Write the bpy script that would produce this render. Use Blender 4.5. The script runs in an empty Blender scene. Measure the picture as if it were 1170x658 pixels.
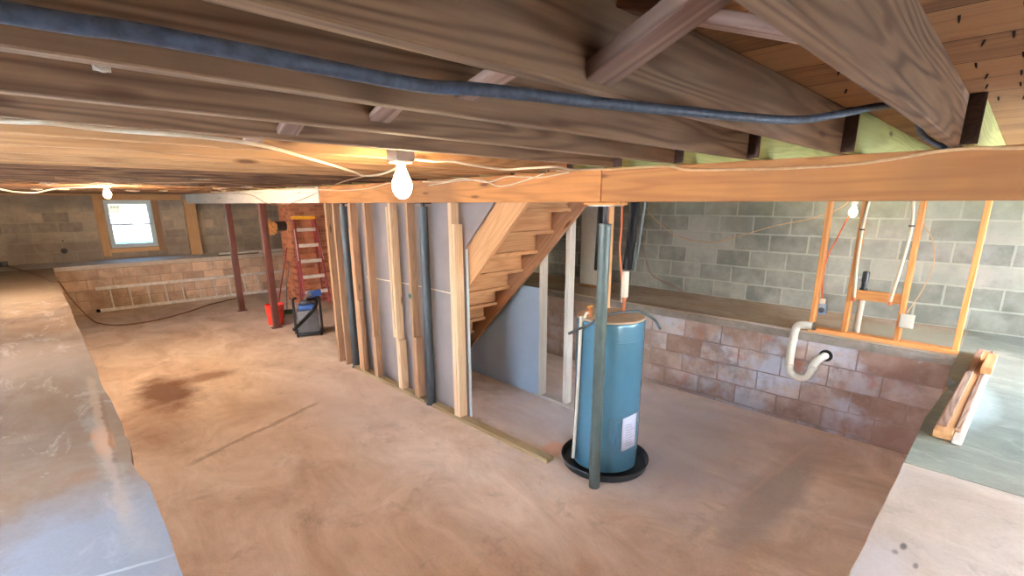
import bpy, bmesh, math, random
from mathutils import Vector, Matrix
random.seed(7)
COL = bpy.context.scene.collection
# World frame: X runs with the joists (towards the right-hand wall), Y runs along the main
# beam (towards the far window wall), Z up, metres, pit floor at z = 0.

# ---------------------------------------------------------------- colours and materials
def lin(c):
    return tuple(((v/255)/12.92 if v/255 <= .04045 else ((v/255+.055)/1.055)**2.4) for v in c) + (1,)

class N:
    def __init__(s, name):
        s.m = bpy.data.materials.new(name); s.m.use_nodes = True
        s.t = s.m.node_tree; s.t.nodes.clear()
        s.out = s.t.nodes.new('ShaderNodeOutputMaterial')
        s.b = s.t.nodes.new('ShaderNodeBsdfPrincipled')
        s.t.links.new(s.b.outputs[0], s.out.inputs[0])
    def n(s, typ, ins=None, **kw):
        nd = s.t.nodes.new('ShaderNode'+typ)
        for k, v in kw.items(): setattr(nd, k, v)
        for k, v in (ins or {}).items():
            i = nd.inputs[k]
            if hasattr(v, 'is_output') or isinstance(v, bpy.types.NodeSocket): s.t.links.new(v, i)
            else: i.default_value = v
        return nd
    def math(s, op, a, b=0, c=None):
        ins = {0: a, 1: b}
        if c is not None: ins[2] = c
        return s.n('Math', ins, operation=op).outputs[0]
    def mix(s, f, a, b):
        nd = s.n('Mix', data_type='RGBA')
        for k, v in ((0, f), (6, a), (7, b)):
            if isinstance(v, bpy.types.NodeSocket): s.t.links.new(v, nd.inputs[k])
            else: nd.inputs[k].default_value = v
        return nd.outputs[2]
    def ramp(s, f, stops, interp='LINEAR'):
        nd = s.n('ValToRGB', {0: f}); cr = nd.color_ramp; cr.interpolation = interp
        while len(cr.elements) < len(stops): cr.elements.new(.5)
        for e, (p, c) in zip(cr.elements, stops):
            e.position = p; e.color = c if len(c) == 4 else lin(c)
        return nd.outputs[0]
    def mask(s, f, lo, hi):
        return s.n('MapRange', {0: f, 1: lo, 2: hi, 3: 0.0, 4: 1.0}).outputs[0]
    def noise(s, vec, scale, det=4, rough=.55, dist=0):
        return s.n('TexNoise', {'Vector': vec, 'Scale': scale, 'Detail': det, 'Roughness': rough, 'Distortion': dist}).outputs[0]
    def bump(s, h, strength=.3, dist=.01, nrm=None):
        ins = {'Height': h, 'Strength': strength, 'Distance': dist}
        nd = s.n('Bump', ins)
        if nrm is not None: s.t.links.new(nrm, nd.inputs['Normal'])
        s.t.links.new(nd.outputs[0], s.b.inputs['Normal']); return nd.outputs[0]
    def fin(s, col, rough=.8, metal=0, spec=.3):
        for k, v in (('Base Color', col), ('Roughness', rough), ('Metallic', metal), ('Specular IOR Level', spec)):
            i = s.b.inputs[k]
            if isinstance(v, bpy.types.NodeSocket): s.t.links.new(v, i)
            else: i.default_value = v
        return s.m

def plain(name, rgb, rough=.6, metal=0, spec=.4, var=.12, scale=14):
    g = N(name); c = lin(rgb)
    oc = g.n('TexCoord').outputs['Object']
    f = g.noise(oc, scale, 4)
    d = tuple(x*(1-var) for x in c[:3])+(1,); l = tuple(min(1, x*(1+var)) for x in c[:3])+(1,)
    g.bump(f, .08, .002)
    return g.fin(g.ramp(f, [(.35, d), (.65, l)]), rough, metal, spec)

def wood(name, base, dark, stain=None, contrast=1.0, ringn=46, rough=.78, knots=True, scuff=None):
    """local X of each board runs along the grain"""
    g = N(name)
    oc = g.n('TexCoord').outputs['Object']
    rnd = g.n('ObjectInfo').outputs['Random']
    off = g.n('CombineXYZ', {0: g.math('MULTIPLY', rnd, 37.), 1: g.math('MULTIPLY', rnd, 91.), 2: g.math('MULTIPLY', rnd, 53.)}).outputs[0]
    v = g.n('VectorMath', {0: oc, 1: off}, operation='ADD').outputs[0]
    vs = g.n('Mapping', {'Vector': v, 'Scale': (.42, 6.0, 6.0)}).outputs[0]
    n1 = g.noise(vs, 1.0, 2, .45, .15)
    ring = g.math('MULTIPLY_ADD', g.math('SINE', g.math('MULTIPLY', n1, ringn*2.2)), .5, .5)
    ring = g.math('POWER', ring, 1.6)
    vf = g.n('Mapping', {'Vector': v, 'Scale': (3., 90., 90.)}).outputs[0]
    fine = g.noise(vf, 1.0, 3, .6)
    blot = g.noise(v, 1.4, 3, .5)
    f = g.math('ADD', g.math('MULTIPLY', ring, .42*contrast), g.math('MULTIPLY', fine, .45))
    f = g.math('ADD', f, g.math('MULTIPLY', blot, .45))
    col = g.ramp(f, [(.30, base), (.95, dark)])
    tone = g.math('MULTIPLY_ADD', rnd, .28, .86)
    hs = g.n('HueSaturation', {'Color': col, 'Value': tone}).outputs[0]
    col = hs
    if stain:
        sm = g.mask(g.noise(v, .9, 4, .6), .50, .68)
        col = g.mix(g.math('MULTIPLY', sm, .75), col, lin(stain))
    if knots:
        kv = g.n('Mapping', {'Vector': v, 'Scale': (1.7, 7., 7.)}).outputs[0]
        vo = g.n('TexVoronoi', {'Vector': kv, 'Scale': 1.0}).outputs['Distance']
        km = g.math('SUBTRACT', 1.0, g.mask(vo, .05, .13))
        col = g.mix(g.math('MULTIPLY', km, .8), col, lin((70, 38, 20)))
    if scuff:
        sv = g.n('Mapping', {'Vector': v, 'Scale': (1., 12., 12.)}).outputs[0]
        col = g.mix(g.mask(g.noise(sv, 2.4, 5, .7), .60, .70), col, lin(scuff))
    g.bump(f, .25, .003)
    return g.fin(col, rough, 0, .25)

def block(name, plane, c1, c2, mortar, tint=None, tintmask=None, w=.4064, h=.2032, ms=.009, z0=0., washed=.4, blotch=None, bump=.5, smear=None):
    """concrete block / brick wall in running bond. plane: 'yz' or 'xz'"""
    g = N(name)
    oc = g.n('TexCoord').outputs['Object']
    sp = g.n('SeparateXYZ', {0: oc})
    hz = sp.outputs[1] if plane == 'yz' else (sp.outputs[0] if plane == 'xz' else g.math('ADD', sp.outputs[0], sp.outputs[1]))
    wob = g.noise(oc, 6, 2); wob = g.math('MULTIPLY_ADD', wob, .012, -.006)
    vec = g.n('CombineXYZ', {0: g.math('ADD', hz, wob), 1: g.math('ADD', g.math('SUBTRACT', sp.outputs[2], z0), wob), 2: 0.}).outputs[0]
    br = g.n('TexBrick', {'Vector': vec, 'Color1': (0, 0, 0, 1), 'Color2': (1, 1, 1, 1), 'Mortar': (.5, .5, .5, 1), 'Scale': 1., 'Mortar Size': ms, 'Mortar Smooth': .3, 'Bias': 0., 'Brick Width': w, 'Row Height': h})
    big = g.noise(oc, 1.1, 4, .6); med = g.noise(oc, 5.5, 5, .65); fin_ = g.noise(oc, 70, 3, .7)
    f = g.math('ADD', g.math('MULTIPLY', br.outputs['Color'], .55), g.math('MULTIPLY', big, .5))
    f = g.math('ADD', f, g.math('MULTIPLY_ADD', med, 1.0, -.55))
    col = g.ramp(f, [(.15, c1), (.75, c2)])
    if blotch:
        for sc, lo, hi, cc, st in blotch:
            bv = g.n('Mapping', {'Vector': oc, 'Location': (sc*3.1, sc*1.7, 0)}).outputs[0]
            m = g.mask(g.math('ADD', g.noise(bv, sc, 5, .65), g.math('MULTIPLY_ADD', br.outputs['Color'], .14, -.07)), lo, hi)
            col = g.mix(g.math('MULTIPLY', m, st), col, lin(cc))
    mm = g.math('MULTIPLY', br.outputs['Fac'], g.math('MULTIPLY_ADD', g.mask(med, .3, .6), 1-washed, washed))
    col = g.mix(mm, col, lin(mortar))
    col = g.mix(g.math('MULTIPLY_ADD', fin_, .35, -.08), col, g.mix(.5, col, (.02, .02, .02, 1)))
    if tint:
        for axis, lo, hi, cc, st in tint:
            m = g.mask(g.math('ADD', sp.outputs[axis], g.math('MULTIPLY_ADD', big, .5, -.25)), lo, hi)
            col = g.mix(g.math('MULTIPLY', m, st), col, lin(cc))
    hgt = g.math('SUBTRACT', g.math('ADD', g.math('MULTIPLY', med, .4), g.math('MULTIPLY', fin_, .25)), g.math('MULTIPLY', br.outputs['Fac'], .8))
    g.bump(hgt, bump, .012)
    return g.fin(col, .93, 0, .15)

def concrete(name, stops, patches=(), lines=(), fine=.25, rough=.72, spec=.3, scale=.7):
    """patches: (x, y, rx, ry, colour, strength, raggedness)  worn in world position
       lines: (x0,y0,x1,y1,width,colour,strength)"""
    g = N(name)
    oc = g.n('TexCoord').outputs['Object']
    sp = g.n('SeparateXYZ', {0: oc}); X, Y = sp.outputs[0], sp.outputs[1]
    warp = g.noise(oc, 1.3, 5, .62); warp2 = g.noise(oc, 4.5, 5, .7); fn = g.noise(oc, 60, 4, .7)
    st = g.n('Mapping', {'Vector': oc, 'Scale': (1., .35, 1.), 'Rotation': (0, 0, .5)}).outputs[0]
    strk = g.noise(st, 2.1, 6, .68, .4)
    f = g.math('ADD', g.math('MULTIPLY', g.noise(oc, scale, 5, .6, .3), .7), g.math('MULTIPLY', strk, .3))
    col = g.ramp(f, stops)
    sw = g.mask(g.noise(st, 5.0, 6, .75, .8), .55, .72)
    col = g.mix(g.math('MULTIPLY', sw, .38), col, lin((222, 214, 208)))
    dk = g.mask(g.noise(g.n('Mapping', {'Vector': oc, 'Location': (7, 3, 0)}).outputs[0], 2.7, 6, .75, .5), .57, .75)
    col = g.mix(g.math('MULTIPLY', dk, .45), col, lin((98, 76, 64)))
    cl = g.noise(g.n('Mapping', {'Vector': oc, 'Location': (3, 9, 0), 'Scale': (1., .6, 1.), 'Rotation': (0, 0, -.7)}).outputs[0], 1.9, 7, .72, .9)
    col = g.n('HueSaturation', {'Color': col, 'Saturation': g.math('MULTIPLY_ADD', cl, -1.2, 1.45), 'Value': g.math('MULTIPLY_ADD', cl, 1.1, .45)}).outputs[0]
    for (px, py, rx, ry, cc, s_, rag) in patches:
        dx = g.math('DIVIDE', g.math('SUBTRACT', X, px), rx); dy = g.math('DIVIDE', g.math('SUBTRACT', Y, py), ry)
        d = g.math('SQRT', g.math('ADD', g.math('MULTIPLY', dx, dx), g.math('MULTIPLY', dy, dy)))
        d = g.math('ADD', d, g.math('MULTIPLY_ADD', warp2, rag*1.6, -.8*rag))
        d = g.math('ADD', d, g.math('MULTIPLY_ADD', warp, rag*1.2, -.6*rag))
        m = g.math('SUBTRACT', 1., g.mask(d, .45, 1.0))
        col = g.mix(g.math('MULTIPLY', m, s_), col, lin(cc))
    for (x0, y0, x1, y1, w_, cc, s_) in lines:
        L = math.hypot(x1-x0, y1-y0); nx, ny = -(y1-y0)/L, (x1-x0)/L; tx, ty = (x1-x0)/L, (y1-y0)/L
        d = g.math('ADD', g.math('MULTIPLY', g.math('SUBTRACT', X, x0), nx), g.math('MULTIPLY', g.math('SUBTRACT', Y, y0), ny))
        d = g.math('ABSOLUTE', g.math('ADD', d, g.math('MULTIPLY_ADD', warp2, w_*3.5, -w_*1.75)))
        a = g.math('ADD', g.math('MULTIPLY', g.math('SUBTRACT', X, x0), tx), g.math('MULTIPLY', g.math('SUBTRACT', Y, y0), ty))
        a = g.math('MULTIPLY', g.mask(a, -.05, .1), g.math('SUBTRACT', 1., g.mask(a, L-.1, L+.05)))
        m = g.math('MULTIPLY', g.math('SUBTRACT', 1., g.mask(d, w_*.35, w_)), a)
        col = g.mix(g.math('MULTIPLY', m, s_), col, lin(cc))
    col = g.mix(g.math('MULTIPLY_ADD', fn, fine*2, -fine*.7), col, g.mix(.6, col, (.03, .025, .02, 1)))
    h = g.math('ADD', g.math('MULTIPLY', warp2, .6), g.math('MULTIPLY', fn, .2))
    g.bump(h, .22, .012)
    r = g.math('MULTIPLY_ADD', strk, .25, rough-.12)
    return g.fin(col, r, 0, spec)

def glow(name, rgb, s):
    g = N(name); g.b.inputs['Emission Color'].default_value = (*rgb, 1); g.b.inputs['Emission Strength'].default_value = s
    return g.fin((.9, .88, .8, 1), .4)

M = {}
M['joist'] = wood('old_joist_wood', (148, 119, 93), (80, 57, 42), stain=(120, 92, 70), contrast=.8)
M['joist_far'] = wood('orange_and_bulb_lit_wood', (180, 138, 96), (128, 88, 56), contrast=.6)  # bulb light painted in as orange on the middle joists; rim joist is orange
M['joist_dark'] = wood('dark_brown_joist_wood', (128, 92, 62), (66, 42, 27), stain=(58, 38, 26), scuff=(170, 150, 128))  # darker brown wood, used on the far joists
M['joist_yel_lit'] = wood('yellow_lit_lumber', (192, 188, 118), (150, 142, 80), contrast=.5)  # yellow-green daylight beyond the beam, painted into the wood colour
M['dark_cap'] = wood('dark_end_cap_wood', (70, 46, 32), (30, 18, 12), contrast=.6, knots=False)
M['beam'] = wood('orange_beam_wood', (188, 128, 76), (128, 80, 44), contrast=.55, ringn=24, stain=(140, 96, 62))
M['stud'] = wood('weathered_stud_wood', (196, 158, 124), (146, 108, 82), contrast=.5, stain=(160, 120, 92))
M['stud_pale'] = wood('pale_new_stud', (232, 208, 176), (198, 160, 122), contrast=.5)
M['stud_white'] = wood('whitewashed_stud', (232, 230, 224), (196, 190, 184), contrast=.4, knots=False)
M['stud_orange'] = wood('orange_new_stud', (220, 156, 96), (178, 108, 56), contrast=.6)
M['plate'] = wood('treated_plate_wood', (176, 158, 124), (124, 104, 78), contrast=.6)
M['stair'] = wood('stair_wood', (212, 164, 118), (168, 116, 76), contrast=.5)
M['stringer'] = wood('brown_stringer_wood', (184, 136, 100), (136, 92, 64), contrast=.5)
M['brace'] = wood('grey_brace_wood', (178, 146, 128), (110, 80, 68), contrast=.8, stain=(98, 76, 66), knots=False)
M['casing'] = wood('pale_casing_wood', (228, 184, 138), (190, 140, 96), contrast=.4, knots=False)
M['whitebeam'] = wood('white_painted_beam', (240, 234, 226), (206, 198, 190), contrast=.3, knots=False, scuff=(120, 110, 104))
M['maroon'] = plain('maroon_steel', (98, 56, 48), .45, .1)
M['teal'] = plain('teal_grey_painted_steel', (74, 86, 84), .42, .2, .6)
M['darkteal'] = plain('dark_blue_grey_steel', (60, 68, 74), .45, .2, .6)
M['steel'] = plain('bare_steel', (150, 146, 142), .35, .9)
M['alum'] = plain('aluminium', (236, 230, 226), .45, .2)
M['tank'] = plain('blue_grey_enamel', (72, 116, 140), .22, .15, .7, var=.04, scale=3)
M['tanktop'] = plain('tan_dusty_top', (176, 152, 128), .6)
M['blackpl'] = plain('black_plastic', (26, 34, 42), .35, 0, .6)
M['blackrub'] = plain('black_rubber', (20, 18, 18), .7, 0, .15)
M['whitepl'] = plain('white_plastic', (232, 228, 218), .35, 0, .5, var=.04)
M['cream'] = plain('cream_plastic', (226, 214, 190), .4, 0, .5, var=.05)
M['paper'] = plain('paper', (214, 220, 240), .7, var=.04)
M['copper'] = plain('copper', (196, 120, 84), .35, .8)
M['greycable'] = plain('blue_grey_cable_sheath', (66, 76, 94), .55, 0, .5, var=.35, scale=60)
M['tancable'] = plain('tan_cable_sheath', (206, 168, 128), .45)
M['whitecable'] = plain('white_cable_sheath', (228, 214, 190), .4, var=.06)
M['orangecable'] = plain('orange_cable_sheath', (224, 108, 62), .45)
M['browncable'] = plain('brown_cable_sheath', (146, 108, 78), .5)
M['red'] = plain('red_plastic', (226, 58, 38), .38, 0, .5, var=.06)
M['redfib'] = plain('red_fibreglass', (150, 52, 56), .4, 0, .5)
M['yellow'] = plain('yellow_plastic', (244, 176, 34), .4)
M['blueplast'] = plain('blue_plastic', (44, 84, 150), .4)
M['vacgrey'] = plain('grey_plastic_tank', (112, 112, 116), .45)
M['green'] = plain('dark_green_bristle', (44, 76, 48), .8)
M['drywall'] = plain('grey_drywall_back', (150, 140, 140), .9, var=.07, scale=3)
M['drywall2'] = plain('beige_drywall', (176, 164, 148), .9, var=.05, scale=3)
M['bluepanel'] = plain('pale_blue_primed_panel', (176, 198, 224), .7, var=.04, scale=2)
M['vinyl'] = plain('white_vinyl', (216, 230, 240), .4, var=.03)
M['foil'] = plain('insulation_fluff', (214, 160, 100), .95, var=.35, scale=30)
M['iron'] = plain('black_stove_pipe', (52, 44, 44), .55, .4)
M['ceramic'] = plain('porcelain', (232, 222, 206), .4, var=.03)
M['nail'] = plain('rusty_nail', (38, 26, 22), .6, .5)
M['cobweb'] = plain('dusty_insulation', (196, 176, 152), .95, var=.3, scale=30)
M['bulb'] = glow('lit_bulb_glass', (1., .74, .42), 110.)
M['bulbfar'] = glow('lit_bulb_glass_far', (1., .72, .42), 1500.)
M['bulbright'] = glow('lit_bulb_glass_right', (1., .80, .55), 60.)

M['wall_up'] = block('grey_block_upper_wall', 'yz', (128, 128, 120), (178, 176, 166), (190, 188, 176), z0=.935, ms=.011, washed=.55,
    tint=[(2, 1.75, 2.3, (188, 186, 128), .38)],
    blotch=[(1.6, .52, .68, (196, 186, 178), .6), (.9, .56, .66, (96, 98, 92), .45)])
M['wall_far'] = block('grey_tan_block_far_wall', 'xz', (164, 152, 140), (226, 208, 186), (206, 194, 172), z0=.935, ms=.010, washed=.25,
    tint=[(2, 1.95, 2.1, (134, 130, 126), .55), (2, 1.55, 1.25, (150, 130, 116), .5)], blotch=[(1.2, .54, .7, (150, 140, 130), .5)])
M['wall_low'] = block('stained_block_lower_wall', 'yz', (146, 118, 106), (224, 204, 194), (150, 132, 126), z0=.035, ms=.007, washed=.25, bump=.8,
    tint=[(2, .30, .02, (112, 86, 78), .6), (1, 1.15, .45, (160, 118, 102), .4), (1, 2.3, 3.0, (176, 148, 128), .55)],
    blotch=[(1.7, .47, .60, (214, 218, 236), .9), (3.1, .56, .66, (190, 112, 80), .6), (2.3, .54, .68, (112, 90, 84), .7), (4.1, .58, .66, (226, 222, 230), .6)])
M['wall_lowfar'] = block('pink_block_far_lower_wall', 'xz', (188, 156, 134), (244, 214, 190), (176, 146, 126), z0=.035, ms=.007, washed=.5,
    blotch=[(1.4, .54, .68, (146, 110, 86), .6)], bump=.4)
M['brick'] = block('orange_red_brick', 'sum', (156, 88, 62), (214, 138, 98), (190, 150, 122), w=.21, h=.075, ms=.006, bump=.5)
M['plainwall'] = block('grey_block_near_wall', 'sum', (128, 126, 116), (176, 172, 158), (200, 198, 184), z0=.935)

M['floor'] = concrete('pinkish_concrete_floor',
    [(.30, (206, 176, 156)), (.46, (230, 202, 182)), (.58, (238, 214, 198)), (.72, (220, 204, 196))],
    patches=[(3.9, 2.3, 1.5, 1.7, (200, 198, 208), .72, .35), (2.2, 5.0, 1.1, 1.6, (206, 186, 178), .45, .4),
             (.80, 6.6, .36, .8, (104, 58, 34), .85, .55), (1.25, 6.85, .5, .25, (134, 86, 54), .6, .55), (.55, 5.6, .4, 1.1, (142, 94, 62), .5, .5),
             (2.75, 8.9, .3, .45, (226, 222, 216), .5, .5), (3.0, 2.55, .16, .14, (226, 176, 150), .9, .5), (3.45, 2.6, .35, .2, (198, 190, 190), .7, .5),
             (3.6, .95, 1.1, .22, (168, 156, 150), .6, .3), (4.6, .9, .5, .4, (176, 158, 150), .5, .4), (2.2, .9, .3, .2, (232, 204, 186), .5, .5)],  # the first two here are greyer bands on the floor
    lines=[(.6, 4.52, 1.95, 5.05, .045, (140, 104, 84), .5), (1.9, 1.2, 1.75, .25, .03, (228, 200, 184), .5), (5.0, .95, 1.6, 1.25, .03, (220, 196, 184), .45)])
M['ledge_left'] = concrete('tan_grey_concrete_ledge',
    [(.30, (92, 72, 56)), (.48, (116, 92, 72)), (.65, (128, 106, 88)), (.8, (108, 98, 90))], spec=.1,
    patches=[(.0, 1.95, .6, .75, (132, 138, 152), .75, .4), (-.03, 2.75, .1, .09, (120, 90, 70), .6, .4), (.08, 3.1, .05, .3, (198, 130, 78), .8, .4),  # the bluish patch is a daylight pool painted on the near end
             (-.2, 10.5, .7, 3.5, (196, 160, 120), .6, .4), (-.15, 5.2, .5, .8, (150, 128, 110), .5, .4)],
    lines=[(.115, 4.4, .07, 2.2, .030, (176, 150, 128), .45), (.135, 3.9, .09, 2.5, .014, (92, 66, 48), .6), (-.6, 2.05, .16, 1.86, .010, (200, 206, 214), .35), (.06, 3.6, .09, 1.9, .05, (150, 146, 146), .35)])
M['ledge_near'] = concrete('pinkish_grey_concrete_ledge',
    [(.30, (168, 156, 150)), (.5, (194, 180, 172)), (.7, (186, 180, 180))],
    patches=[(2.02, .095, .030, .012, (40, 34, 32), .9, .5), (1.965, .11, .02, .012, (40, 34, 32), .8, .6), (1.93, .05, .025, .01, (50, 42, 38), .8, .6), (1.75, .12, .3, .12, (190, 188, 200), .6, .4)])
M['ledge_right'] = concrete('blue_green_grey_concrete_ledge',
    [(.30, (118, 130, 124)), (.5, (140, 150, 142)), (.7, (158, 166, 160))],
    patches=[(3.9, .0, .5, .12, (196, 212, 216), .6, .4)])  # pale blue patch: daylight pool painted onto the slab
M['ledge_back'] = concrete('brown_grey_concrete_ledge',
    [(.30, (150, 122, 100)), (.5, (176, 150, 124)), (.7, (170, 158, 142))],
    patches=[(5.6, .3, .5, .9, (168, 170, 156), .8, .4), (5.15, 2.6, .12, .8, (110, 86, 68), .6, .4)])
M['ledge_far'] = concrete('pale_far_ledge', [(.3, (196, 176, 156)), (.6, (214, 200, 186)), (.8, (222, 216, 210))], patches=[(1.6, 13.3, .9, .5, (206, 216, 224), .7, .3)])  # pale blue patch: window daylight painted on the ledge below it
M['mortar'] = concrete('rough_grey_mortar', [(.3, (110, 100, 92)), (.5, (140, 128, 118)), (.7, (166, 150, 136))], scale=6, rough=.9)

def planks(name):
    g = N(name); oc = g.n('TexCoord').outputs['Object']; sp = g.n('SeparateXYZ', {0: oc})
    vec = g.n('CombineXYZ', {0: sp.outputs[1], 1: sp.outputs[0], 2: 0.}).outputs[0]
    br = g.n('TexBrick', {'Vector': vec, 'Color1': (0, 0, 0, 1), 'Color2': (1, 1, 1, 1), 'Mortar': (0, 0, 0, 1), 'Scale': 1., 'Mortar Size': .003, 'Mortar Smooth': .1, 'Bias': 0., 'Brick Width': 3.1, 'Row Height': .29})
    vf = g.n('Mapping', {'Vector': oc, 'Scale': (40., 1.6, 1.)}).outputs[0]
    fine = g.noise(vf, 1., 4, .6, .3)
    f = g.math('ADD', g.math('MULTIPLY', br.outputs['Color'], .45), g.math('MULTIPLY', fine, .7))
    col = g.ramp(f, [(.2, (124, 84, 54)), (.55, (152, 108, 70)), (.95, (92, 58, 38))])
    col = g.mix(g.math('MULTIPLY', g.mask(g.noise(oc, 3., 5, .65), .55, .7), .5), col, lin((96, 56, 38)))
    col = g.mix(br.outputs['Fac'], col, (.012, .008, .006, 1))
    g.bump(g.math('SUBTRACT', g.math('MULTIPLY', fine, .3), br.outputs['Fac']), .5, .006)
    return g.fin(col, .85, 0, .2)
M['planks'] = planks('subfloor_planks')

# ---------------------------------------------------------------- geometry helpers
class MB:
    def __init__(s): s.bm = bmesh.new()
    def box(s, x0, x1, y0, y1, z0, z1, bev=0):
        r = bmesh.ops.create_cube(s.bm, size=1, matrix=Matrix.Translation(((x0+x1)/2, (y0+y1)/2, (z0+z1)/2)) @ Matrix.Diagonal((x1-x0, y1-y0, z1-z0, 1)))
        if bev:
            es = list({e for v in r['verts'] for e in v.link_edges})
            bmesh.ops.bevel(s.bm, geom=es, offset=bev, segments=2, affect='EDGES', profile=.6)
        return s
    def obox(s, p0, p1, w, h, up=(0, 0, 1), bev=0):
        p0, p1 = Vector(p0), Vector(p1); m = frame(p0, p1, up)
        L = (p1-p0).length
        r = bmesh.ops.create_cube(s.bm, size=1, matrix=m @ Matrix.Translation((L/2, 0, 0)) @ Matrix.Diagonal((L, w, h, 1)))
        if bev:
            es = list({e for v in r['verts'] for e in v.link_edges})
            bmesh.ops.bevel(s.bm, geom=es, offset=bev, segments=2, affect='EDGES', profile=.6)
        return s
    def tube(s, pts, r, seg=10, smooth=6, cap=True):
        P = [Vector(p) for p in pts]
        if len(P) > 2 and smooth:
            Q = []
            for i in range(len(P)-1):
                a = P[i-1] if i else P[i]*2-P[i+1]; b, c = P[i], P[i+1]; d = P[i+2] if i+2 < len(P) else c*2-b
                for k in range(smooth):
                    t = k/smooth
                    Q.append(.5*((2*b)+(c-a)*t+(2*a-5*b+4*c-d)*t*t+(3*b-a-3*c+d)*t**3))
            Q.append(P[-1]); P = Q
        R = r if callable(r) else (lambda t: r)
        prev = None; rings = []; nrm = None
        for i, p in enumerate(P):
            t = (P[min(i+1, len(P)-1)]-P[max(i-1, 0)]).normalized()
            if nrm is None:
                nrm = t.orthogonal().normalized()
            else:
                nrm = (nrm-t*nrm.dot(t)); nrm = nrm.normalized() if nrm.length > 1e-6 else t.orthogonal().normalized()
            bn = t.cross(nrm); rr = R(i/max(1, len(P)-1))
            rings.append([s.bm.verts.new(p+(nrm*math.cos(a)+bn*math.sin(a))*rr) for a in [2*math.pi*k/seg for k in range(seg)]])
        for a, b in zip(rings, rings[1:]):
            for k in range(seg): f = s.bm.faces.new((a[k], a[(k+1) % seg], b[(k+1) % seg], b[k])); f.smooth = True
        if cap:
            s.bm.faces.new(rings[0][::-1]); s.bm.faces.new(rings[-1])
        return s
    def lathe(s, c, prof, seg=32, axis=(0, 0, 1), smooth=True):
        c = Vector(c); q = Vector((0, 0, 1)).rotation_difference(Vector(axis)).to_matrix().to_4x4()
        rings = []
        for r, z in prof:
            if r < 1e-5: rings.append([s.bm.verts.new(c+(q @ Vector((0, 0, z))))])
            else: rings.append([s.bm.verts.new(c+(q @ Vector((r*math.cos(2*math.pi*k/seg), r*math.sin(2*math.pi*k/seg), z)))) for k in range(seg)])
        for a, b in zip(rings, rings[1:]):
            if len(a) == 1 and len(b) == 1: continue
            for k in range(seg):
                if len(a) == 1: vs = (a[0], b[k], b[(k+1) % seg])
                elif len(b) == 1: vs = (a[k], a[(k+1) % seg], b[0])
                else: vs = (a[k], a[(k+1) % seg], b[(k+1) % seg], b[k])
                f = s.bm.faces.new(vs); f.smooth = smooth
        for rg, rev in ((rings[0], True), (rings[-1], False)):
            if len(rg) > 1: s.bm.faces.new(rg[::-1] if rev else rg)
        return s
    def prism(s, poly, z0, z1):
        a = [s.bm.verts.new((x, y, z0)) for x, y in poly]; b = [s.bm.verts.new((x, y, z1)) for x, y in poly]
        n = len(poly); s.bm.faces.new(a[::-1]); s.bm.faces.new(b)
        for k in range(n): s.bm.faces.new((a[k], a[(k+1) % n], b[(k+1) % n], b[k]))
        return s
    def prismx(s, poly, x0, x1):   # polygon in (y, z)
        a = [s.bm.verts.new((x0, y, z)) for y, z in poly]; b = [s.bm.verts.new((x1, y, z)) for y, z in poly]
        n = len(poly); s.bm.faces.new(a[::-1]); s.bm.faces.new(b)
        for k in range(n): s.bm.faces.new((a[k], a[(k+1) % n], b[(k+1) % n], b[k]))
        return s
    def build(s, name, mat, parent=None, org=None, sharp=True):
        bmesh.ops.recalc_face_normals(s.bm, faces=s.bm.faces[:])
        vs = [v.co for v in s.bm.verts]
        if org is None:
            org = Vector(((min(v.x for v in vs)+max(v.x for v in vs))/2, (min(v.y for v in vs)+max(v.y for v in vs))/2, min(v.z for v in vs)))
        org = Vector(org)
        bmesh.ops.translate(s.bm, verts=s.bm.verts[:], vec=-org)
        me = bpy.data.meshes.new(name); s.bm.to_mesh(me); s.bm.free()
        me.materials.append(mat)
        if sharp and hasattr(me, 'set_sharp_from_angle'): me.set_sharp_from_angle(angle=math.radians(40))
        o = bpy.data.objects.new(name, me); COL.objects.link(o); o.location = org
        if parent: adopt(o, parent)
        return o

def frame(p0, p1, up=(0, 0, 1)):
    x = (p1-p0).normalized(); up = Vector(up)
    y = up.cross(x)
    if y.length < 1e-4: y = Vector((0, 1, 0)).cross(x) if abs(x.y) < .9 else Vector((1, 0, 0)).cross(x)
    y.normalize(); z = x.cross(y)
    return Matrix.Translation(p0) @ Matrix((x, y, z)).transposed().to_4x4()

def wm(o):
    b = Matrix.LocRotScale(o.location, o.rotation_euler, o.scale)
    return wm(o.parent) @ o.matrix_parent_inverse @ b if o.parent else b
def adopt(c, p):
    c.parent = p; c.matrix_parent_inverse = wm(p).inverted()

def board(name, p0, p1, w, h, mat, parent=None, up=(0, 0, 1), bev=.003, jag=0):
    """w along horizontal side, h along up; local X runs with the grain"""
    p0, p1 = Vector(p0), Vector(p1); L = (p1-p0).length
    bm = bmesh.new()
    bmesh.ops.create_cube(bm, size=1, matrix=Matrix.Translation((L/2, 0, 0)) @ Matrix.Diagonal((L, w, h, 1)))
    if bev: bmesh.ops.bevel(bm, geom=bm.edges[:], offset=bev, segments=1, affect='EDGES')
    me = bpy.data.meshes.new(name); bm.to_mesh(me); bm.free(); me.materials.append(mat)
    o = bpy.data.objects.new(name, me); COL.objects.link(o)
    m = frame(p0, p1, up); o.location = m.translation; o.rotation_euler = m.to_euler()
    if parent: adopt(o, parent)
    return o

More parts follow.
